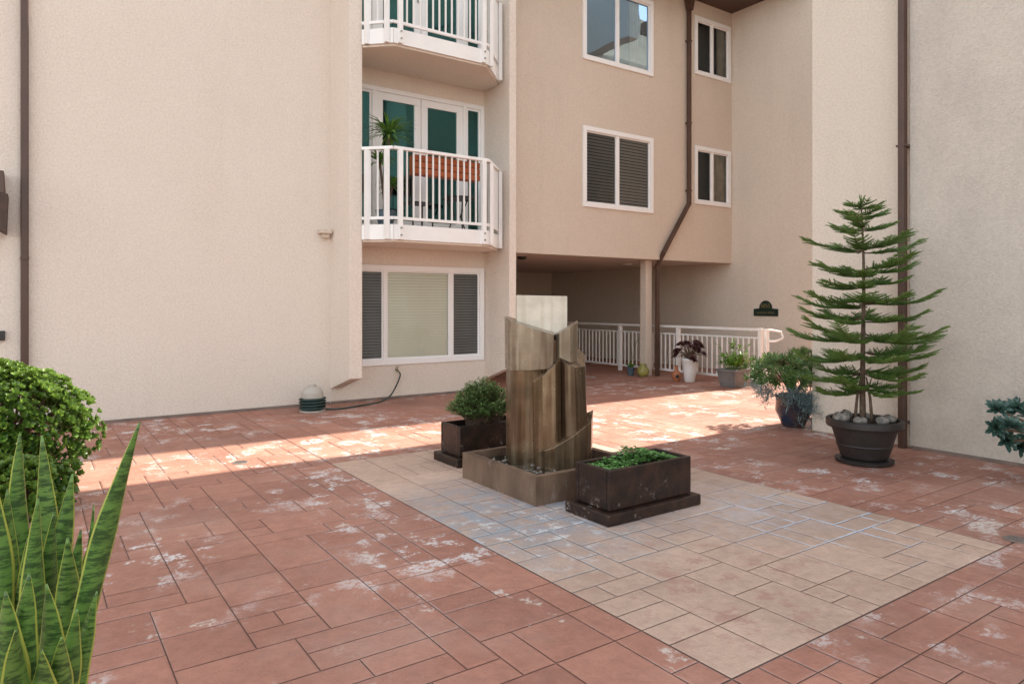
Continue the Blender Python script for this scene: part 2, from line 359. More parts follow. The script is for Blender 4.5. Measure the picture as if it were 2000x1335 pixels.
def curtain(x0,x1,z0,z1,y):
    m=MB(); n=40; vs=[];fs=[]
    for i in range(n+1):
        x=x0+(x1-x0)*i/n; yy=y+.02*math.sin(i*1.7)+.008*math.sin(i*.6); vs+=[(x,yy,z0),(x,yy,z1)]
    for i in range(n): fs.append((2*i,2*i+2,2*i+3,2*i+1))
    return m.add(vs,fs)
def window(hole,Y,divs,kinds,gl,cs=.3):
    x0,x1,z0,z1=hole; w=.055
    f=bars(MB(),x0-.03,x1+.03,z0-.03,z1+.03,Y-.03,Y+.06,w+.03)
    for dx in divs: f.box(dx-.028,dx+.028,Y-.012,Y+.055,z0+w,z1-w)
    f=f.build('window',M['whiteframe'],B,bevel=.004)
    ed=[x0+w]+list(divs)+[x1-w]
    for k,(a,b) in enumerate(zip(ed,ed[1:])):
        a_=a+(.028 if k else 0); b_=b-(.028 if k<len(kinds)-1 else 0)
        s=bars(MB(),a_,b_,z0+w,z1-w,Y+.008,Y+.04,.022); s.build('sash',M['whiteframe'],f)
        pane(a_+.01,b_-.01,Y+.025,z0+w+.01,z1-w-.01,M['glass_refl'] if gl[k]=='r' else M['glass'],f)
        if kinds[k].startswith('blind'): blinds(a_,b_,z0+w,z1-w,Y+.052,.06 if kinds[k] in ('blind','blind_mid') else .045,.82 if kinds[k]!='blind_pale' else .96).build('blind',M[kinds[k]],f)
        elif kinds[k]=='curtain': curtain(a_+(b_-a_)*cs,b_,z0,z1,Y+.09).build('curtain',M['curtain'],f)
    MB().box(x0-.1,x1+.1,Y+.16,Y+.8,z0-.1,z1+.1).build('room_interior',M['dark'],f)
window(gw,YW,[4.52,5.70],['blind_dark','blind_pale','blind_dark'],'nnn')
window(mw[0],YM,[9.28],['blind_mid','blind'],'nn')
window(mw[1],YM,[9.28],['none','curtain'],'rr',.45)
window(sw[0],YM,[12.05],['none','curtain'],'nn',.1)
window(sw[1],YM,[12.05],['none','curtain'],'nn',.5)
for k in (0,1):
    x0,x1,z0,z1=dw[k]
    f=bars(MB(),x0-.02,x1+.02,z0,z1+.02,YW-.02,YW+.08,.07)
    for dx in (4.34,5.96): f.box(dx-.035,dx+.035,YW-.018,YW+.075,z0+.07,z1-.05)
    f=f.build('door_frame',M['whiteframe'],B,bevel=.004)
    for a,b in ((4.375,5.145),(5.155,5.925)):
        d=bars(MB(),a,b,z0+.07,z1-.05,YW+.005,YW+.05,.115).build('door',M['whiteframe'],B,bevel=.004)
        pane(a+.11,b-.11,YW+.027,z0+.17,z1-.16,M['glass_teal'],d)
    hx=5.09; MB().box(hx-.012,hx+.012,YW-.03,YW+.004,z0+.95,z0+1.12).bar((hx,YW-.035,z0+1.05),(hx-.09,YW-.035,z0+1.05),.014,.014).build('handle',M['metal'],d)
    for a,b in ((x0+.05,4.305),(5.995,x1-.05)):
        s=bars(MB(),a,b,z0+.07,z1-.05,YW+.01,YW+.05,.035).build('side_window',M['whiteframe'],B)
        pane(a+.03,b-.03,YW+.029,z0+.1,z1-.08,M['glass_teal'],s)
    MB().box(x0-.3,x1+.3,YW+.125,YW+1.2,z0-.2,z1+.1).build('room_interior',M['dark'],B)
def balcony(dz):
    pts=[(3.842,9.2),(4.16,8.88),(5.70,8.88),(6.345,9.525)]
    z0=2.345+dz; zt=2.585+dz
    sl=MB().prism(pts+[(6.345,YW-.002),(3.842,YW-.002)],z0,zt-.03).build('balcony',M['stucco'],B)
    fa=MB(); tr=MB(); br=MB()
    for (a,b) in zip(pts,pts[1:]):
        d=Vector((b[0]-a[0],b[1]-a[1],0)).normalized(); nrm=Vector((d.y,-d.x,0))*.02
        A=Vector((a[0],a[1],0))+nrm; Bq=Vector((b[0],b[1],0))+nrm
        if a is not pts[0]: A-=d*.008
        if b is not pts[-1]: Bq+=d*.008
        fa.bar(A+Vector((0,0,(z0+.03+zt)/2)),Bq+Vector((0,0,(z0+.03+zt)/2)),.03,zt-z0-.03)
        tr.bar(A+Vector((0,0,zt+1.065)),Bq+Vector((0,0,zt+1.065)),.075,.045)
        br.bar(A+Vector((0,0,zt+.09)),Bq+Vector((0,0,zt+.09)),.035,.04)
        L=(Bq-A).length; n=max(2,round(L/.105))
        for i in range(1,n):
            p=A+d*(L*i/n); MB().box(p.x-.0105,p.x+.0105,p.y-.0105,p.y+.0105,zt+.11,zt+1.043).build('baluster',M['white'],sl)
    fa.build('fascia',M['white'],sl); tr.build('top_rail',M['white'],sl,bevel=.006); br.build('bottom_rail',M['white'],sl)
    for x,y in ((3.87,9.12),(4.07,8.90),(4.24,8.825),(5.62,8.825),(5.80,8.91),(6.28,9.38)):
        MB().box(x-.032,x+.032,y-.032,y+.032,z0+.03,zt+1.04).build('post',M['white'],sl,bevel=.004)
    for x,y in ((4.24,8.79),(5.62,8.79)):
        for zz in (zt-.05,zt-.15): MB().tube([(x,y+.004,zz),(x,y-.014,zz)],.014,8).build('bolt',M['metal'],sl)
balcony(0); balcony(FT)
def pipe(name,pts,w,parent,mat):
    m=MB()
    for a,b in zip(pts,pts[1:]):
        a=Vector(a);b=Vector(b); d=(b-a).normalized(); m.bar(a-d*.02,b+d*.02,w,w*.75,up=(0,1,0))
    return m.build(name,mat,parent,bevel=.01)
p=pipe('downpipe',[(11.23,9.71,7.85),(11.23,9.71,3.55),(10.47,9.71,2.50),(10.47,9.88,2.25),(10.47,9.88,.02)],.085,B,M['brown'])
for z in (6.9,5.2,3.8): MB().box(11.184,11.276,9.67,9.775,z,z+.03).build('bracket',M['brown'],p)
MB().prism([(11.13,9.62),(11.33,9.62),(11.33,9.77),(11.13,9.77)],7.55,7.84,.6).build('hopper',M['brown'],p)
p=pipe('downpipe',[(-.05,9.89,8.4),(-.05,9.89,.02)],.08,B,M['brown'])
for z in (2.,5.2): MB().box(-.094,-.006,9.845,9.948,z,z+.025).build('bracket',M['brown'],p)
MB().box(3.45,3.62,9.80,9.948,2.5,2.56).box(3.5,3.6,9.85,9.948,2.44,2.502).build('wall_vent',M['stucco_main'],B,bevel=.008)
MB().lathe((7.6,10.6,ZS-.06),[(.02,0),(.07,.01),(.09,.04),(.095,.06)],20).build('ceiling_lamp',M['black'],B)
MB().lathe((10.9,11.2,ZS-.03),[(.05,0),(.10,.005),(.11,.03)],20).build('ceiling_lamp',M['lamp'],B)
# ---------------------------------------------------------------- right wing
W=thing('apartment_wing',(7.5,1,0),'weathered grey beige stucco wing wall behind the large potted pine','building')
MB().box(7.5,16,3.52,4.65,0,10).build('wall',M['stucco_side'],W,bevel=.012)
MB().box(7.44,16,-6,3.52,0,10).build('wall',M['stucco_grey'],W)
MB().box(12.7,13.1,-6,6.60,8.4,18).build('added_sun_blocker',M['stucco_side'],W)  # unseen slab added so its shadow narrows the left stretch of the sun band
MB().box(12.9,18,3.6,5.22,0,8.39).build('added_shade_wall',M['stucco_side'],W)  # hidden wall added to cast the near edge of the sun band
MB().box(7.415,7.44,-6,3.50,0,.03).build('base_strip',M['base'],W)
p=pipe('downpipe',[(7.39,3.57,10),(7.39,3.57,.01)],.085,W,M['brown'])
for z in (.25,3.1): MB().box(7.345,7.499,3.523,3.617,z,z+.02).build('bracket',M['brown'],p)
# ---------------------------------------------------------------- fence
Fn=thing('railing_fence',(10.7,7.62,0),'long white metal baluster railing along the back of the patio','railing')
MB().bar((10.7,7.6,1.01),(10.7,14.5,1.01),.075,.045).build('top_rail',M['white'],Fn,bevel=.005)
MB().bar((10.7,7.6,.12),(10.7,14.5,.12),.035,.04).build('bottom_rail',M['white'],Fn)
MB().bar((10.7,7.6,.86),(10.7,14.5,.86),.03,.03).build('middle_rail',M['white'],Fn)
for y in (7.62,9.53,11.2,12.9,14.45): MB().box(10.665,10.735,y-.035,y+.035,0,1.035).build('post',M['white'],Fn,bevel=.004)
MB().box(10.86,10.93,7.60,7.67,0,1.0).build('post',M['white'],Fn,bevel=.004)
y=7.75
while y<14.4:
    if min(abs(y-q) for q in (9.53,11.2,12.9))>.05: MB().box(10.689,10.711,y-.011,y+.011,.14,.845).build('baluster',M['white'],Fn)
    y+=.118
MB().tube([(10.7,7.6,1.0),(10.9,7.55,1.0),(11.05,7.45,.97),(11.08,7.42,.86),(10.98,7.5,.80),(10.9,7.6,.80)],.02,8).build('handrail',M['white'],Fn,smooth=True)
MB().tube([(10.62,12.9,.62),(10.55,12.85,.62),(10.52,12.8,.52),(10.55,12.85,.42),(10.62,12.9,.42)],.018,8).build('handrail',M['white'],Fn,smooth=True)
# ---------------------------------------------------------------- plaque
S=thing('address_plaque',(XP,8.91,1.375),'small dark green arched address plaque on the stucco wall above the railing','sign')
m=MB(); pts=[(-.29,1.21),(.29,1.21),(.29,1.36),(.15,1.37)]
for k in range(9): a=math.pi*(.08+.84*k/8); pts.append((.15*math.cos(a),1.385+.15*math.sin(a)))
pts+=[(-.15,1.37),(-.29,1.36)]
n=len(pts); m.add([(XP-.022,8.91-a,z) for a,z in pts]+[(XP-.001,8.91-a,z) for a,z in pts],[tuple(range(n))]+[(i,(i+1)%n,n+(i+1)%n,n+i) for i in range(n)])
m.build('plate',M['green_sign'],S)
def text(body,size,pos,mat,parent):
    cu=bpy.data.curves.new('text','FONT'); cu.body=body; cu.size=size; cu.align_x='CENTER'; cu.extrude=.002
    o=bpy.data.objects.new('text',cu); C.objects.link(o); bpy.context.view_layer.update()
    me=bpy.data.meshes.new_from_object(o.evaluated_get(bpy.context.evaluated_depsgraph_get())); bpy.data.objects.remove(o)
    me.transform(Matrix(((0,0,-1,pos[0]),(-1,0,0,pos[1]),(0,1,0,pos[2]),(0,0,0,1)))); me.materials.clear(); me.materials.append(mat)
    t=bpy.data.objects.new('lettering',me); C.objects.link(t); t.parent=parent; t.matrix_parent_inverse=Matrix.Translation(-parent.location)
text('5055',.12,(XP-.025,8.91,1.385),M['gold'],S); text('LA JOLLA MESA',.062,(XP-.025,8.91,1.26),M['gold'],S)
# ---------------------------------------------------------------- fountain
Fo=thing('fountain',(3.58,4.6,0),'faceted bronze brown fountain sculpture standing in a square stone basin','fountain')
bx0,bx1,by0,by1=3.05,4.10,4.08,5.13; t_=.06; hb=.215
m=MB().box(bx0,bx1,by0,by0+t_,0,hb).box(bx0,bx1,by1-t_,by1,0,hb).box(bx0,bx0+t_,by0+t_,by1-t_,0,hb).box(bx1-t_,bx1,by0+t_,by1-t_,0,hb)
m.build('basin',M['stone_basin'],Fo)
MB().box(bx0+t_,bx1-t_,by0+t_,by1-t_,.01,.15).build('water',M['water'],Fo)
fr=lambda x,y:(3.6+CY*x+CX*y,4.65-CX*x+CY*y)
def facet(name,pts,zb,zt,mat,bs=1.,sh=(0,0)):
    m=MB().prism(pts,zb,zt,bs); n=len(pts)
    m.v=[(x+(sh[0] if i<n else 0),y+(sh[1] if i<n else 0),z) for i,(x,y,z) in enumerate(m.v)]
    m.v=[(*fr(x,y),z) for x,y,z in m.v]; return m.build(name,mat,Fo,bevel=.004)
facet('crown_stone',[(-.262,.03),(.17,.03),(.17,.24),(-.262,.24)],.1,lambda x,y:1.555-.02*x,M['stone_pale'])
facet('core_stone',[(-.2,-.04),(.0,-.13),(.2,-.10),(.22,.14),(-.2,.14)],.1,lambda x,y:1.19-.05*x,M['stone_dark'])
facet('slab',[(-.365,.07),(-.325,-.07),(-.13,-.15),(.045,-.165),(.06,.12),(-.34,.18)],lambda x,y:.965+.10*x+.1*y,lambda x,y:1.26-.3*x+.1*y,M['stone_grey'],.97)
facet('slab',[(-.35,.07),(-.31,-.045),(-.20,-.10),(-.06,-.13),(.0,.15),(-.33,.17)],.1,.95,M['stone'],1.02)
facet('slab',[(-.155,-.03),(-.12,-.16),(-.05,-.225),(.05,-.235),(.10,-.18),(.11,.0)],.1,lambda x,y:.99+.95*x+.2*y,M['stone'],.98,(.01,-.02))
facet('slab',[(.04,-.06),(.09,-.17),(.18,-.165),(.245,-.11),(.265,.1),(.1,.17)],.1,lambda x,y:1.20+.55*x,M['stone_grey'],1.0)
facet('slab',[(.085,-.15),(.13,-.215),(.21,-.22),(.305,-.13),(.325,.06),(.2,.16)],.1,lambda x,y:1.17-.45*x+.5*y,M['stone_dark'],1.12,(.02,-.01))
facet('base_stone',[(-.085,-.20),(-.04,-.27),(.04,-.32),(.2,-.30),(.35,-.21),(.39,.02),(.1,.15)],.1,lambda x,y:.365+.56*x+.15*y,M['stone'],.95)
m=MB()
for k in range(160):
    x=R.uniform(bx0+.1,bx1-.1); y=R.uniform(by0+.1,by1-.1); r=R.uniform(.012,.028)
    m.lathe((x,y,.138),[(r*.7,0),(r,.008),(r*.6,.018),(r*.1,.022)],7)
pb=m.build('pebble',M['rock'],Fo,smooth=True); pb['kind']='stuff'
# ---------------------------------------------------------------- planters
def tip_leaves(m,c,rad,tips,per,L,W,lo=-.25,fill=.55,spread=.9,up=.5,rnd=R,nl=22,lmin=.7):
    lump=[(Vector((rnd.gauss(0,1),rnd.gauss(0,1),rnd.gauss(0,.7))).normalized(),rnd.uniform(lmin,1.12)) for _ in range(nl)]
    for k in range(tips):
        d=Vector((rnd.gauss(0,1),rnd.gauss(0,1),rnd.gauss(.25,1))).normalized()
        if d.z<lo: d.z=abs(d.z)
        s=max(lump,key=lambda q:q[0].dot(d)); f=s[1]*(.76+.24*s[0].dot(d)**4)*(fill+(1-fill)*rnd.random()**.5)
        p=Vector(c)+Vector((d.x*rad[0],d.y*rad[1],d.z*rad[2]))*f
        ax=(d+Vector((rnd.uniform(-.4,.4),rnd.uniform(-.4,.4),up))).normalized()
        o=ax.orthogonal().normalized(); w=ax.cross(o); ph=rnd.random()*6.28
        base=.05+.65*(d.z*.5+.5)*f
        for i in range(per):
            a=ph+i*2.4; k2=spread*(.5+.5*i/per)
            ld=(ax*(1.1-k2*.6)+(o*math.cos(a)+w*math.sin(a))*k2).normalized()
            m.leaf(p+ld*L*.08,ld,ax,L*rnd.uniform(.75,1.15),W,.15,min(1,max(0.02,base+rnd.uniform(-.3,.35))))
def planter(x0,y0,label):
    T=thing('planter_box',(x0+.465,y0+.23,0),label,'planter')
    MB().prism([(x0,y0),(x0+.93,y0),(x0+.93,y0+.46),(x0,y0+.46)],0,.08,1.0).build('tray',M['planter'],T,bevel=.012)
    a,b,c,d=x0+.055,x0+.875,y0+.05,y0+.41; z0,z1,w=.083,.36,.035
    m=MB().box(a,b,c,c+w,z0,z1).box(a,b,d-w,d,z0,z1).box(a,a+w,c+w,d-w,z0,z1).box(b-w,b,c+w,d-w,z0,z1)
    m.build('box',M['planter'],T,bevel=.008)
    MB().box(a+w,b-w,c+w,d-w,z0,z1-.05).build('soil',M['soil'],T)
    return T,(a+b)/2,(c+d)/2
T,cx,cy=planter(3.16,3.42,'dark brown box planter of low green clover in front of the fountain')
m=MB()
for k in range(560):
    x=cx+R.uniform(-.36,.36); y=cy+R.uniform(-.13,.13); h=.33+R.uniform(0,.05)*(1+.9*math.sin(x*9)); p=Vector((x,y,h))
    for i in range(3):
        a=R.random()*6.28; m.leaf(p,Vector((math.cos(a),math.sin(a),R.uniform(-.1,.6))),Vector((0,0,1)),R.uniform(.018,.034),.024,.1,R.uniform(.05,1))
m.build('clover_foliage',M['clover'],T)
T,cx,cy=planter(3.17,5.42,'dark brown box planter with a bushy green shrub behind the fountain')
m=MB(); st=MB(); sx,sy=3.58,cy
for k in range(340):
    a=R.random()*6.28; rr=R.random()**.5; bx=sx+R.uniform(-.14,.14); by=sy+R.uniform(-.08,.08)
    tip=Vector((sx+.38*rr*math.cos(a),sy+.29*rr*math.sin(a),.38+.40*(1-.75*rr*rr)*R.uniform(.82,1.02))); b0=Vector((bx,by,.31))
    pts=[b0.lerp(tip,q)+Vector((0,0,.03*math.sin(q*3.1))) for q in (0,.33,.66,1)]; st.tube(pts,[.004,.003,.002,.001],4)
    for i in range(44):
        q=R.uniform(.35,1.0); p=b0.lerp(tip,q)+Vector((0,0,.03*math.sin(min(1,q)*3.1)))+Vector((R.gauss(0,.008),R.gauss(0,.008),0)); an=R.random()*6.28
        m.leaf(p,Vector((math.cos(an),math.sin(an),R.uniform(-.3,.9))),Vector((0,0,1)),R.uniform(.018,.034),.012,.1,min(1,.1+q*.6+R.uniform(-.1,.3)))
m.build('shrub_foliage',M['shrub'],T); st.build('stem',M['bark'],T)
# ---------------------------------------------------------------- Norfolk pine in its pot
px_,py_=6.44,3.46
T=thing('potted_pine',(px_,py_,0),'tall tiered norfolk island pine in a large black pot by the wall','potted tree')
MB().lathe((px_,py_,0),[(.22,0),(.25,.01),(.255,.035),(.23,.04)],40).build('saucer',M['pot_black'],T,smooth=False)
prof=[(.185,.042),(.205,.06),(.238,.16),(.245,.17),(.240,.18),(.285,.33),(.322,.335),(.332,.35),(.332,.40),(.322,.41),(.298,.407),(.288,.37),(.0,.37)]
MB().lathe((px_,py_,0),prof,48,False).build('pot',M['pot_black'],T,smooth=False)
MB().lathe((px_,py_,.33),[(.29,.02),(.2,.05),(.01,.06)],24,False).build('soil',M['soil'],T)
tk=MB(); topz=2.44
def trunk_at(z): return Vector((px_-.015+.03*math.sin(z*1.7)-.02*(z-.4), py_+.02*math.sin(z*2.3), z))
tk.tube([trunk_at(.36+(topz-.36)*i/14) for i in range(15)],[.030-.024*i/14 for i in range(15)],8)
for a,h in ((2.2,.85),(4.6,.8)):
    tk.tube([Vector((px_+.08*math.cos(a),py_+.08*math.sin(a),.36)),Vector((px_+.06*math.cos(a),py_+.06*math.sin(a),.6)),Vector((px_+.02*math.cos(a),py_+.02*math.sin(a),h))],[.016,.013,.006],7)
tk.build('trunk',M['bark'],T,smooth=True)
tiers=[(.70,.44,-.10,7),(.84,.60,-.06,7),(1.00,.68,.0,8),(1.17,.70,.03,8),(1.34,.54,.05,6),(1.49,.60,.06,7),(1.66,.46,.07,5),(1.78,.56,.09,7),(1.97,.52,.11,6),(2.16,.34,.13,5),(2.29,.25,.15,5),(2.39,.15,.18,5)]
nd=MB(); wd=MB()
def twig(m,p,d,L,t):
    d=d.normalized(); q=[p,p+d*L*.5+Vector((0,0,.004)),p+d*L+Vector((0,0,L*.14))]
    m.tube(q,[.0065,.006,.002],4,t*.6+.02,False)
    o=d.orthogonal().normalized(); w=d.cross(o); n=max(6,int(L/.0058))
    for i in range(n):
        s=(i+.5)/n; c=q[0].lerp(q[1],s*2) if s<.5 else q[1].lerp(q[2],s*2-1); a=i*2.39
        nn=(o*math.cos(a)+w*math.sin(a)); l=.019*(1-.35*s)
        e_=nn.cross(d)*.003
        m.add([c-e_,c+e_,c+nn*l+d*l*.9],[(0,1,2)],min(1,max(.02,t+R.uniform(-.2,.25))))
for ti,(z,L,rise,n) in enumerate(tiers):
    ph=R.random()*6.28
    for b in range(n):
        a=ph+b*2*math.pi/n+R.uniform(-.25,.25); l=L*R.uniform(.68,1.08)
        hd=Vector((math.cos(a),math.sin(a),0)); sd=Vector((-hd.y,hd.x,0)); o=trunk_at(z+R.uniform(-.035,.035)); rr=rise+R.uniform(-.09,.09); cv=R.uniform(.06,.20)
        f=lambda s:o+hd*l*s+Vector((0,0,l*(rr*1.1*s-.13*math.sin(s*2.6)*(1-z/3.2)+cv*s**3)))+sd*(.07*l*math.sin(s*2+ph))
        wd.tube([f(i/7) for i in range(8)],[.009*(1-.7*i/7)*(.6+.4*L) for i in range(8)],5)
        s=.15
        while s<1.0:
            p=f(min(1,s)); tl=(.055+.13*math.sin(min(1,(1-s)*1.6+.15)*1.5))*(.45+.55*L/.64)
            for k in (-1,1):
                dd=hd*.8+sd*k*.75+Vector((0,0,.10+R.uniform(-.16,.18)))
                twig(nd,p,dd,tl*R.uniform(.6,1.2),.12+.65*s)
            s+=.026/l*R.uniform(.85,1.15)
        twig(nd,f(.98),hd+Vector((0,0,.3)),.06,.85)
for i in range(6):
    twig(nd,trunk_at(2.41),Vector((R.uniform(-.5,.5),R.uniform(-.5,.5),1)),.08,.9)
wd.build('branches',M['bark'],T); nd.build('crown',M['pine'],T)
def rock(c,r,seed):
    rr=random.Random(seed); m=MB(); n=12; vs=[];fs=[]
    sx,sy,sz=r*rr.uniform(.9,1.3),r*rr.uniform(.8,1.1),r*rr.uniform(.6,.8); ph=rr.random()*6
    for i in range(1,8):
        th=math.pi*i/8
        for k in range(n):
            a=2*math.pi*k/n; q=1+.08*math.sin(2*a+ph)+.06*math.sin(3*th+a*2+ph)
            vs.append((c[0]+sx*q*math.sin(th)*math.cos(a+ph),c[1]+sy*q*math.sin(th)*math.sin(a+ph),c[2]+sz*q*math.cos(th)))
    for i in range(6):
        for k in range(n): fs.append((i*n+k,i*n+(k+1)%n,(i+1)*n+(k+1)%n,(i+1)*n+k))
    fs+=[tuple(range(n)),tuple(6*n+k for k in range(n-1,-1,-1))]
    return m.add(vs,fs)
rl=['large grey river rock at the left rim of the black pine pot','rounded rock behind the pine trunk on the pot soil','dark speckled rock at the front of the black pine pot','flat grey rock at the right rim of the black pine pot','small rounded rock beside the pine stems in the pot','oval rock at the near left of the black pine pot']
for i,(dx,dy,r) in enumerate([(-.18,.12,.08),(.02,.19,.07),(-.02,-.18,.06),(.16,-.15,.055),(.12,.05,.05),(-.18,-.06,.06)]):
    tag(rock((px_+dx,py_+dy,.395+r*.3),r,i+3).build('rock',M['rock'],smooth=True),rl[i],'rock','river rocks in the pine pot')
# ---------------------------------------------------------------- succulent shrub in glazed pot
def pot(parent,c,rb,rt,h,mat,n=32,belly=0):
    MB().lathe((c[0],c[1],0),[(rb*.9,0),(rb,.01),((rb+rt)/2+belly,h*.5),(rt,h*.9),(rt*1.06,h*.92),(rt*1.06,h),(rt*.92,h),(rt*.9,h*.9),(.001,h*.88)],n,False).build('pot',mat,parent,smooth=n>8)
qx,qy=7.60,4.95
T=thing('potted_shrub',(qx,qy,0),'spreading green succulent shrub with trailing grey leaves in a dark blue glazed pot','potted plant')
pot(T,(qx,qy),.13,.20,.38,M['pot_blue'],32,.045)
m=MB(); tip_leaves(m,(qx-.08,qy+.06,.64),(.54,.54,.32),210,12,.085,.019,-.5,.5,1.0,.5,R,14,.55); m.build('foliage',M['jade_dark'],T)
m=MB()
for k in range(18):
    a=R.random()*6.28; m.tube([(qx,qy,.33),(qx+.1*math.cos(a),qy+.1*math.sin(a),.5),(qx+.25*math.cos(a),qy+.25*math.sin(a),.7)],[.015,.01,.005],5)
m.build('stem',M['bark'],T)
m=MB()
for cx_,cy_,cz_,n in ((-.32,.18,.44,55),(-.02,-.26,.36,50),(.02,-.28,.24,50),(-.2,-.12,.38,55),(.0,-.25,.14,24),(-.1,-.24,.30,40)):
    for k in range(n):
        p=Vector((qx+cx_+R.gauss(0,.08),qy+cy_+R.gauss(0,.08),cz_+R.gauss(0,.06)))
        for i in range(10):
            m.leaf(p,Vector((R.gauss(0,1),R.gauss(0,1),R.gauss(.3,.8))),Vector((0,0,1)),.09,.008,.3,R.uniform(.05,1))
m.build('trailing_leaves',M['grey_leaf'],T)
# ---------------------------------------------------------------- pots by the railing
def rosette(m,c,ax,n,L,W,t0=.3):
    ax=ax.normalized(); o=ax.orthogonal().normalized(); w=ax.cross(o)
    for i in range(n):
        a=i*2.4; k=(i+1)/n; ld=(ax*(1.05-.85*k)+(o*math.cos(a)+w*math.sin(a))*(.25+.85*k)).normalized()
        m.leaf(c,ld,ax,L*(.45+.55*k),W*(.6+.4*k),.18,min(1,max(.02,t0+.4*(1-k)+R.uniform(-.15,.15))))
g1=G(1347,745)
T=thing('potted_succulent',(g1.x,g1.y,0),'dark burgundy rosette succulent in a tall white pot at the railing','potted plant')
pot(T,g1,.10,.15,.44,M['pot_white'])
m=MB(); s_=MB()
for k in range(26):
    a=R.random()*6.28; rr=.3*R.random()**.5; p=Vector((g1.x+rr*math.cos(a),g1.y+rr*math.sin(a),.84-.9*rr*rr*3-R.uniform(0,.2)))
    s_.tube([(g1.x,g1.y,.42),Vector((g1.x,g1.y,.5)).lerp(p,.5),p],[.01,.008,.006],5)
    rosette(m,p,Vector((math.cos(a)*rr*3,math.sin(a)*rr*3,1)),22,.11,.038)
m.build('foliage',M['burgundy'],T); s_.build('stem',M['bark'],T)
g2=G(1432,755)
T=thing('potted_flowers',(g2.x,g2.y,0),'leafy green plant with small red flowers in a square grey pot','potted plant')
MB().prism([(g2.x-.20,g2.y-.20),(g2.x+.20,g2.y-.20),(g2.x+.20,g2.y+.20),(g2.x-.20,g2.y+.20)],0,.27,.78).prism([(g2.x-.215,g2.y-.215),(g2.x+.215,g2.y-.215),(g2.x+.215,g2.y+.215),(g2.x-.215,g2.y+.215)],.271,.32).build('pot',M['pot_grey'],T,bevel=.008)
m=MB(); fl=MB()
for k in range(60):
    a=R.random()*6.28; rr=.2*R.random()**.5; b0=Vector((g2.x+rr*.5*math.cos(a),g2.y+rr*.5*math.sin(a),.31)); tp=Vector((g2.x+rr*math.cos(a)*1.3,g2.y+rr*math.sin(a)*1.3,R.uniform(.4,.84 if k%3==0 else .55)))
    m.tube([b0,tp],.003,4,.5)
    for i in range(6): m.leaf(b0.lerp(tp,R.uniform(.4,1)),Vector((R.gauss(0,1),R.gauss(0,1),R.uniform(.0,1))),Vector((0,0,1)),R.uniform(.07,.13),.04,.12,R.uniform(.05,1))
for k in range(60):
    p=Vector((g2.x+R.gauss(.08,.07),g2.y+R.gauss(-.12,.07),R.uniform(.36,.52)))
    for i in range(5): fl.leaf(p,Vector((R.gauss(0,1),R.gauss(0,1),.5)),Vector((0,0,1)),.022,.018,.1,R.random())
m.build('foliage',M['bright_leaf'],T); fl.build('flowers',M['redflower'],T)
g3=G(1321,744)
T=thing('clay_chiminea',(g3.x,g3.y,0),'small terracotta chimney pot ornament left of the white pot','ornament')
MB().lathe((g3.x,g3.y,0),[(.05,0),(.07,.03),(.095,.09),(.085,.16),(.04,.21),(.03,.27),(.042,.30),(.03,.30)],20,False).build('body',M['terracotta'],T,smooth=True)
c=Vector((-CX,-CY,0)); MB().tube([Vector((g3.x,g3.y,.10))+c*.088,Vector((g3.x,g3.y,.10))+c*.1],.035,12).build('mouth',M['black'],T)
g4=G(1256,735)
T=thing('small_jar',(g4.x,g4.y,0),'small round olive green glazed jar beside the passage column','pot')
MB().lathe((g4.x,g4.y,0),[(.05,0),(.10,.04),(.13,.11),(.10,.18),(.06,.21),(.075,.26),(.06,.26),(.05,.2)],24,False).build('body',M['pot_olive'],T,smooth=True)
g5=G(1232,733)
T=thing('potted_orchid',(g5.x,g5.y,0),'thin stemmed orchid in a small slate coloured pot near the column','potted plant')
pot(T,g5,.06,.085,.17,M['pot_slate'])
m=MB()
for k in range(6):
    a=k*1.05; m.leaf(Vector((g5.x,g5.y,.15)),Vector((math.cos(a),math.sin(a),.7)),Vector((0,0,1)),.18,.05,.15,.4)
for dx,h in ((-.03,.9),(.08,.75)):
    m.tube([(g5.x,g5.y,.15),(g5.x+dx,g5.y,.5),(g5.x+dx*2,g5.y-.03,h),(g5.x+dx*4,g5.y-.06,h+.04)],.004,5,.5)
m.build('foliage',M['palm'],T)
# ---------------------------------------------------------------- aeonium at the right edge
T=thing('potted_aeonium',(6.72,1.93,0),'dark blue green rosette succulent leaning in at the right edge','potted plant')
pot(T,(6.72,1.93),.13,.18,.30,M['pot_black'])
m=MB(); s_=MB()
for (a,b_,d_,sz) in ((1948,800,5.9,.12),(1985,800,5.9,.14),(1945,835,5.8,.12),(1975,835,5.7,.15),(1965,860,5.8,.12),(2010,815,5.8,.15),(2005,850,5.7,.15),(1992,870,5.9,.11),(2035,830,5.9,.15),(2040,780,6.,.14)):
    p=P(a,b_,d_); s_.tube([(6.72,1.93,.28),Vector((6.70,1.97,.42)).lerp(p,.3),p],[.018,.013,.009],6)
    rosette(m,p,Vector((R.uniform(-.8,-.1),R.uniform(-.8,0),R.uniform(.2,.9))),30,sz,.045)
m.build('foliage',M['aeonium'],T); s_.build('stem',M['bark'],T)
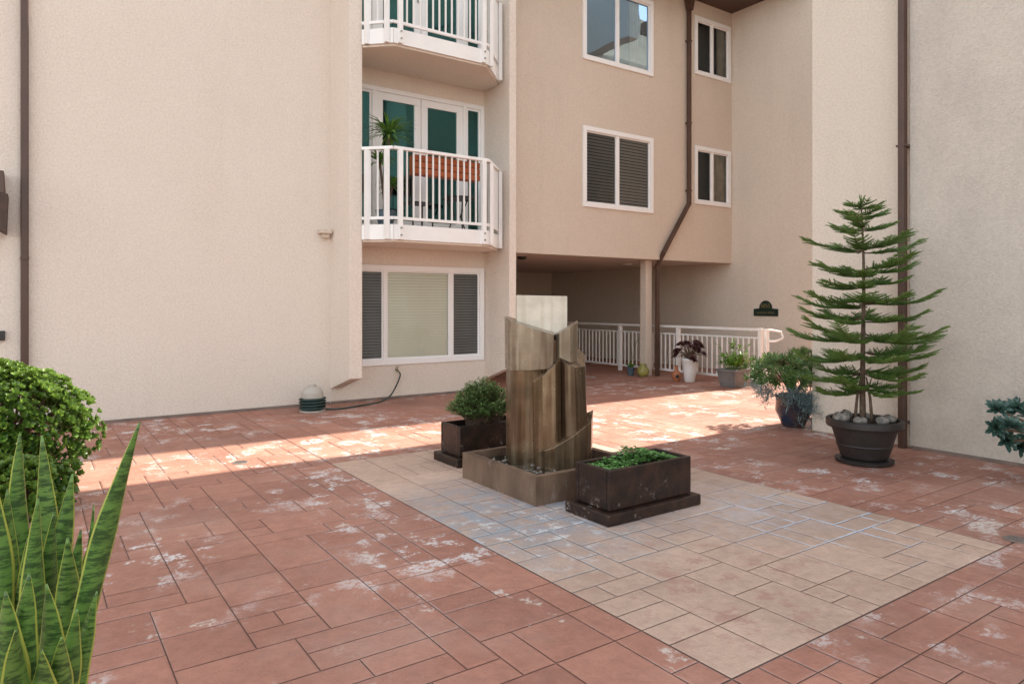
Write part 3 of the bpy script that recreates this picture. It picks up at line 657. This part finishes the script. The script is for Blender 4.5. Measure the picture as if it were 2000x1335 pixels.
# ---------------------------------------------------------------- jade bushes on the left
for (c,rad,tips,label,L,nl) in (((-.22,7.1,.50),(.72,.64,.54),2800,'large spreading jade bush in sunlight at the left edge',.044,34),
                          ((-.12,6.05,.2),(.44,.42,.26),850,'low jade bush in shade in front of the large one',.045,16)):
    T=thing('jade_bush',(c[0],c[1],0),label,'bush')
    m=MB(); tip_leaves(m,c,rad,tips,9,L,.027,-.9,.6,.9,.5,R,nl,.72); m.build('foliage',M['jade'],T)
    m=MB()
    for k in range(26):
        a=R.random()*6.28; rr=R.uniform(.3,.75)
        m.tube([(c[0]+.1*math.cos(a),c[1]+.1*math.sin(a),0),(c[0]+rad[0]*rr*.5*math.cos(a),c[1]+rad[1]*rr*.5*math.sin(a),c[2]*.6),(c[0]+rad[0]*rr*math.cos(a),c[1]+rad[1]*rr*math.sin(a),c[2]+rad[2]*.4)],[.03,.02,.008],6)
    m.build('stem',M['bark'],T)
# ---------------------------------------------------------------- snake plant
sp=Vector((.03,2.30,0))
T=thing('snake_plant',tuple(sp),'tall banded snake plant with yellow leaf edges in the left foreground','potted plant')
MB().lathe((sp.x,sp.y,0),[(.16,0),(.2,.02),(.24,.26),(.25,.27),(.25,.29),(.225,.29),(.22,.26),(.001,.25)],32,False).build('pot',M['pot_black'],T)
lm=MB()
def blade(base,tip,w,bend,t):
    n=26; ax=(tip-base); L=ax.length; cam=Vector((0,0,1.5)); view=((base+tip)/2-cam).normalized()
    sd=ax.normalized().cross(view).normalized(); tw=R.uniform(-.7,.7); nr=sd.cross(ax.normalized()).normalized()
    vs=[];fs=[];mm=[]; K=12
    for i in range(n+1):
        s=i/n; c=base.lerp(tip,s)+sd*bend*math.sin(s*math.pi)*L+nr*.03*math.sin(s*3)
        ww=w*(.55+.5*math.sin(min(1,s*1.35)*math.pi*.5))*(1 if s<.55 else max(.02,1-((s-.55)/.45)**1.7)); ang=tw*(s-.3)*1.4+tw*.4
        ww*=1+.05*math.sin(s*19+t*9)
        a=sd*math.cos(ang)+nr*math.sin(ang); b=nr*math.cos(ang)-sd*math.sin(ang)
        for k in range(K+1):
            u=k/K*2-1; vs.append(c+a*(u*ww/2)+b*(ww*.26*(u*u))); mm.append(abs(u))
    for i in range(n):
        for k in range(K): o=i*(K+1)+k; fs.append((o,o+1,o+K+2,o+K+1))
    lm.add(vs,fs,t,mm)
for tx,ty,d,bx,w,bd in ((272,825,1.86,120,.050,.02),(82,850,2.1,70,.055,-.02),(38,845,2.05,60,.06,.015),(142,925,2.12,110,.055,.02),(184,985,2.1,130,.032,-.02),(14,955,1.95,10,.065,.0),(74,972,1.9,90,.05,.02),
    (190,1155,1.85,150,.040,.03),(58,1120,1.72,20,.06,.02),(92,1140,1.76,105,.062,-.01),(132,1050,1.92,120,.058,-.02),(158,1035,2.0,120,.045,.01),(12,1155,1.68,0,.068,.01),(82,1270,1.62,80,.06,.0),(-20,900,1.9,-10,.07,.0),
    (105,1000,2.05,95,.055,.01),(150,1190,1.75,140,.045,.01),(30,1230,1.60,25,.06,.01),(120,1245,1.66,120,.05,-.01),(55,1050,1.95,40,.055,.0),(175,1060,2.05,140,.032,.02)):
    base=P(60+(bx-60)*.8,0,d); base.z=.24; dd=Vector((base.x-sp.x,base.y-sp.y,0))
    if dd.length>.17: dd*=.17/dd.length
    base=Vector((sp.x+dd.x,sp.y+dd.y,.24)); blade(base,P(tx,ty,d),w*1.15,bd,R.uniform(.05,.95))
o=lm.build('leaves',M['snake'],T,smooth=True); so=o.modifiers.new('solid','SOLIDIFY'); so.thickness=.003
# ---------------------------------------------------------------- hose pot and hose
hp=Vector((3.20,9.42,0))
T=thing('hose_pot',tuple(hp),'small beige hose stand wrapped in dark coiled hose against the wall','hose holder')
MB().lathe((hp.x,hp.y,0),[(.17,0),(.17,.02),(.12,.03),(.12,.18),(.15,.19),(.145,.26),(.11,.32),(.05,.345),(.05,.365),(.02,.37)],28).build('body',M['hosepot'],T,smooth=False)
pts=[]
for i in range(200):
    a=i*.26; turn=a/6.283; rr=.145+.028*((int(turn)%2)) ; pts.append((hp.x+rr*math.cos(a),hp.y+rr*math.sin(a),.02+.165*i/200))
MB().tube(pts,.0125,6).build('hose_coil',M['hose'],T,smooth=True)
hs=[Vector((hp.x+.17,hp.y-.03,.02)),Vector((3.55,9.32,.013)),Vector((3.9,9.45,.013)),Vector((4.25,9.6,.013)),Vector((4.5,9.75,.06)),Vector((4.66,9.85,.2)),Vector((4.74,9.87,.36)),Vector((4.72,9.88,.42)),Vector((4.70,9.92,.44))]
sm=[]
for i in range(len(hs)-1):
    p0,p1,p2,p3=hs[max(i-1,0)],hs[i],hs[i+1],hs[min(i+2,len(hs)-1)]
    for k in range(6):
        t=k/6; sm.append(.5*((2*p1)+(-p0+p2)*t+(2*p0-5*p1+4*p2-p3)*t*t+(-p0+3*p1-3*p2+p3)*t**3))
sm.append(hs[-1]); tag(MB().tube(sm,.012,7).build('hose',M['hose'],smooth=True),'dark garden hose running along the wall base up to the tap','hose')
T=thing('wall_tap',(4.70,YW,.44),'small brass wall tap below the ground floor window','tap')
MB().tube([(4.70,YW-.001,.45),(4.70,YW-.09,.45),(4.70,YW-.10,.41)],.013,8).build('spout',M['gold'],T); MB().tube([(4.70,YW-.06,.46),(4.70,YW-.06,.49),(4.70,YW-.06,.495)],[.006,.006,.03],8).build('handle',M['black'],T)
# ---------------------------------------------------------------- balcony things
zf=2.557
T=thing('potted_dracaena',(4.2,9.22,zf),'spiky palm like plant growing above the left end of the middle balcony','potted plant')
MB().lathe((4.2,9.22,zf),[(.1,0),(.14,.24),(.15,.26),(.12,.26),(.0,.24)],20,False).build('pot',M['pot_slate'],T)
m=MB(); s_=MB()
for top,tx,n,L in ((1.36,.04,110,.46),(.95,-.1,50,.32),(.62,.1,44,.30)):
    p=Vector((4.2+tx,9.2,zf+top)); s_.tube([(4.2,9.22,zf+.2),p],[.02,.015],6)
    for i in range(n):
        a=i*2.4; el=R.uniform(-.3,1.2); d0=Vector((math.cos(a),math.sin(a),el)).normalized(); l=L*R.uniform(.7,1.1); mid=p+d0*l*.55; d1=(d0-Vector((0,0,.55))).normalized()
        sd=d0.cross(Vector((0,0,1))).normalized()*.015; t=R.uniform(.05,1)
        m.add([p-sd*.6,p+sd*.6,mid+sd,mid-sd,mid+d1*l*.45],[(0,1,2,3),(3,2,4)],t)
m.build('foliage',M['palm'],T); s_.build('stem',M['bark'],T)
T=thing('rail_planter',(5.1,9.0,3.35),'orange wooden trough hanging inside the middle balcony railing','planter')
m=MB()
for k in range(3): m.box(4.52,5.62,8.93,8.955,3.34+k*.095,3.425+k*.095)
m.box(4.52,5.62,9.09,9.11,3.34,3.62).box(4.52,5.62,8.955,9.09,3.34,3.36).box(4.52,4.545,8.955,9.09,3.36,3.62).box(5.595,5.62,8.955,9.09,3.36,3.62)
m.build('box',M['orange'],T,bevel=.004)
MB().box(4.545,5.595,8.956,9.089,3.36,3.58).build('soil',M['soil'],T)
for xx in (4.7,5.4): MB().box(xx,xx+.03,8.81,8.948,3.678,3.686).box(xx,xx+.03,8.94,8.948,3.55,3.678).build('hook',M['black'],T)
T=thing('bistro_table',(5.55,9.45,zf),'small round dark bistro table on the middle balcony','table')
MB().lathe((5.55,9.45,zf+.56),[(.001,0),(.26,0),(.27,.012),(.26,.025),(.001,.025)],28,False).build('tabletop',M['black'],T)
for k in range(3):
    a=k*2.094+.3; MB().tube([(5.55+.2*math.cos(a),9.45+.2*math.sin(a),zf),(5.55+.07*math.cos(a+.4),9.45+.07*math.sin(a+.4),zf+.3),(5.55+.2*math.cos(a),9.45+.2*math.sin(a),zf+.56)],.011,6).build('leg',M['black'],T)
T=thing('bistro_chair',(4.85,9.5,zf),'dark metal folding chair on the middle balcony left of the table','chair')
MB().box(4.67,5.03,9.3,9.66,zf+.43,zf+.45).build('seat',M['black'],T)
m=MB().box(4.67,4.69,9.3,9.66,zf+.8,zf+.86)
for k in range(4): m.box(4.672,4.686,9.34+k*.09,9.36+k*.09,zf+.45,zf+.8)
m.build('backrest',M['black'],T)
for sx in (4.68,5.01):
    for sy in (9.31,9.65): MB().bar((sx,sy,zf),(sx,sy,zf+.43),.018,.018).build('leg',M['black'],T)
# ---------------------------------------------------------------- drains, left edge fittings
for (a,b_,lb) in ((470,903,'small round metal drain cover in the sunlit paving on the left'),(1985,1053,'round metal drain cover in the red paving at the right edge')):
    g_=G(a,b_); T=thing('drain_cover',(g_.x,g_.y,0),lb,'drain cover','round drain covers')
    MB().lathe((g_.x,g_.y,-.002),[(.001,.008),(.065,.008),(.075,.004)],28,False).build('plate',M['base'],T)
    m=MB()
    for k in range(-3,4): hw=math.sqrt(.06**2-(k*.016)**2); m.box(g_.x-hw,g_.x+hw,g_.y+k*.016-.003,g_.y+k*.016+.003,.007,.009)
    m.build('grate_bars',M['metal'],T)
T=thing('wall_lantern',(-.30,9.8,2.6),'dark bronze wall lantern at the far left edge','lamp')
MB().prism([(-.50,9.62),(-.20,9.62),(-.20,9.945),(-.50,9.945)],lambda x,y:2.27+.5*(-.20-x),2.72,.9).build('body',M['roofing'],T,bevel=.01)
MB().prism([(-.48,9.66),(-.24,9.66),(-.24,9.94),(-.48,9.94)],2.72,2.98,1.1).build('cap',M['brown'],T,bevel=.01)
tag(MB().box(-.40,-.235,9.9,9.948,1.06,1.17).build('outlet_box',M['black'],bevel=.006),'small black outlet box low on the wall at the left edge','outlet')
# ---------------------------------------------------------------- light, world, camera
tv=Vector((-1,-.01,-1)).normalized()
sl=bpy.data.lights.new('sun','SUN'); sl.energy=12; sl.angle=math.radians(.35); sl.color=(1,.93,.82)
so=bpy.data.objects.new('sun',sl); C.objects.link(so); so.rotation_euler=tv.to_track_quat('-Z','Y').to_euler()
w=bpy.data.worlds.new('World'); bpy.context.scene.world=w; w.use_nodes=True; nt=w.node_tree
sk=nt.nodes.new('ShaderNodeTexSky'); sk.sky_type='NISHITA'; sk.sun_disc=False; sk.sun_elevation=math.radians(45); sk.sun_rotation=math.radians(90)
hs_=nt.nodes.new('ShaderNodeHueSaturation'); hs_.inputs['Saturation'].default_value=.45
bg=nt.nodes['Background']; nt.links.new(sk.outputs[0],hs_.inputs['Color']); 
mxn=nt.nodes.new('ShaderNodeMix'); mxn.data_type='RGBA'; mxn.blend_type='MULTIPLY'; mxn.inputs[0].default_value=1; mxn.inputs[7].default_value=(1,.95,.87,1)
nt.links.new(hs_.outputs[0],mxn.inputs[6]); nt.links.new(mxn.outputs[2],bg.inputs['Color']); bg.inputs['Strength'].default_value=.55
cam=bpy.data.cameras.new('camera'); co=bpy.data.objects.new('camera',cam); C.objects.link(co)
co.location=(0,0,H); co.rotation_euler=(math.radians(90),0,-math.atan2(CX,CY)); cam.sensor_width=36; cam.lens=F/2000*36; cam.shift_y=-77.5/2000; cam.clip_end=1000; cam.clip_start=.05
sc=bpy.context.scene; sc.camera=co; sc.view_settings.view_transform='Standard'; sc.view_settings.look='None'; sc.view_settings.exposure=0
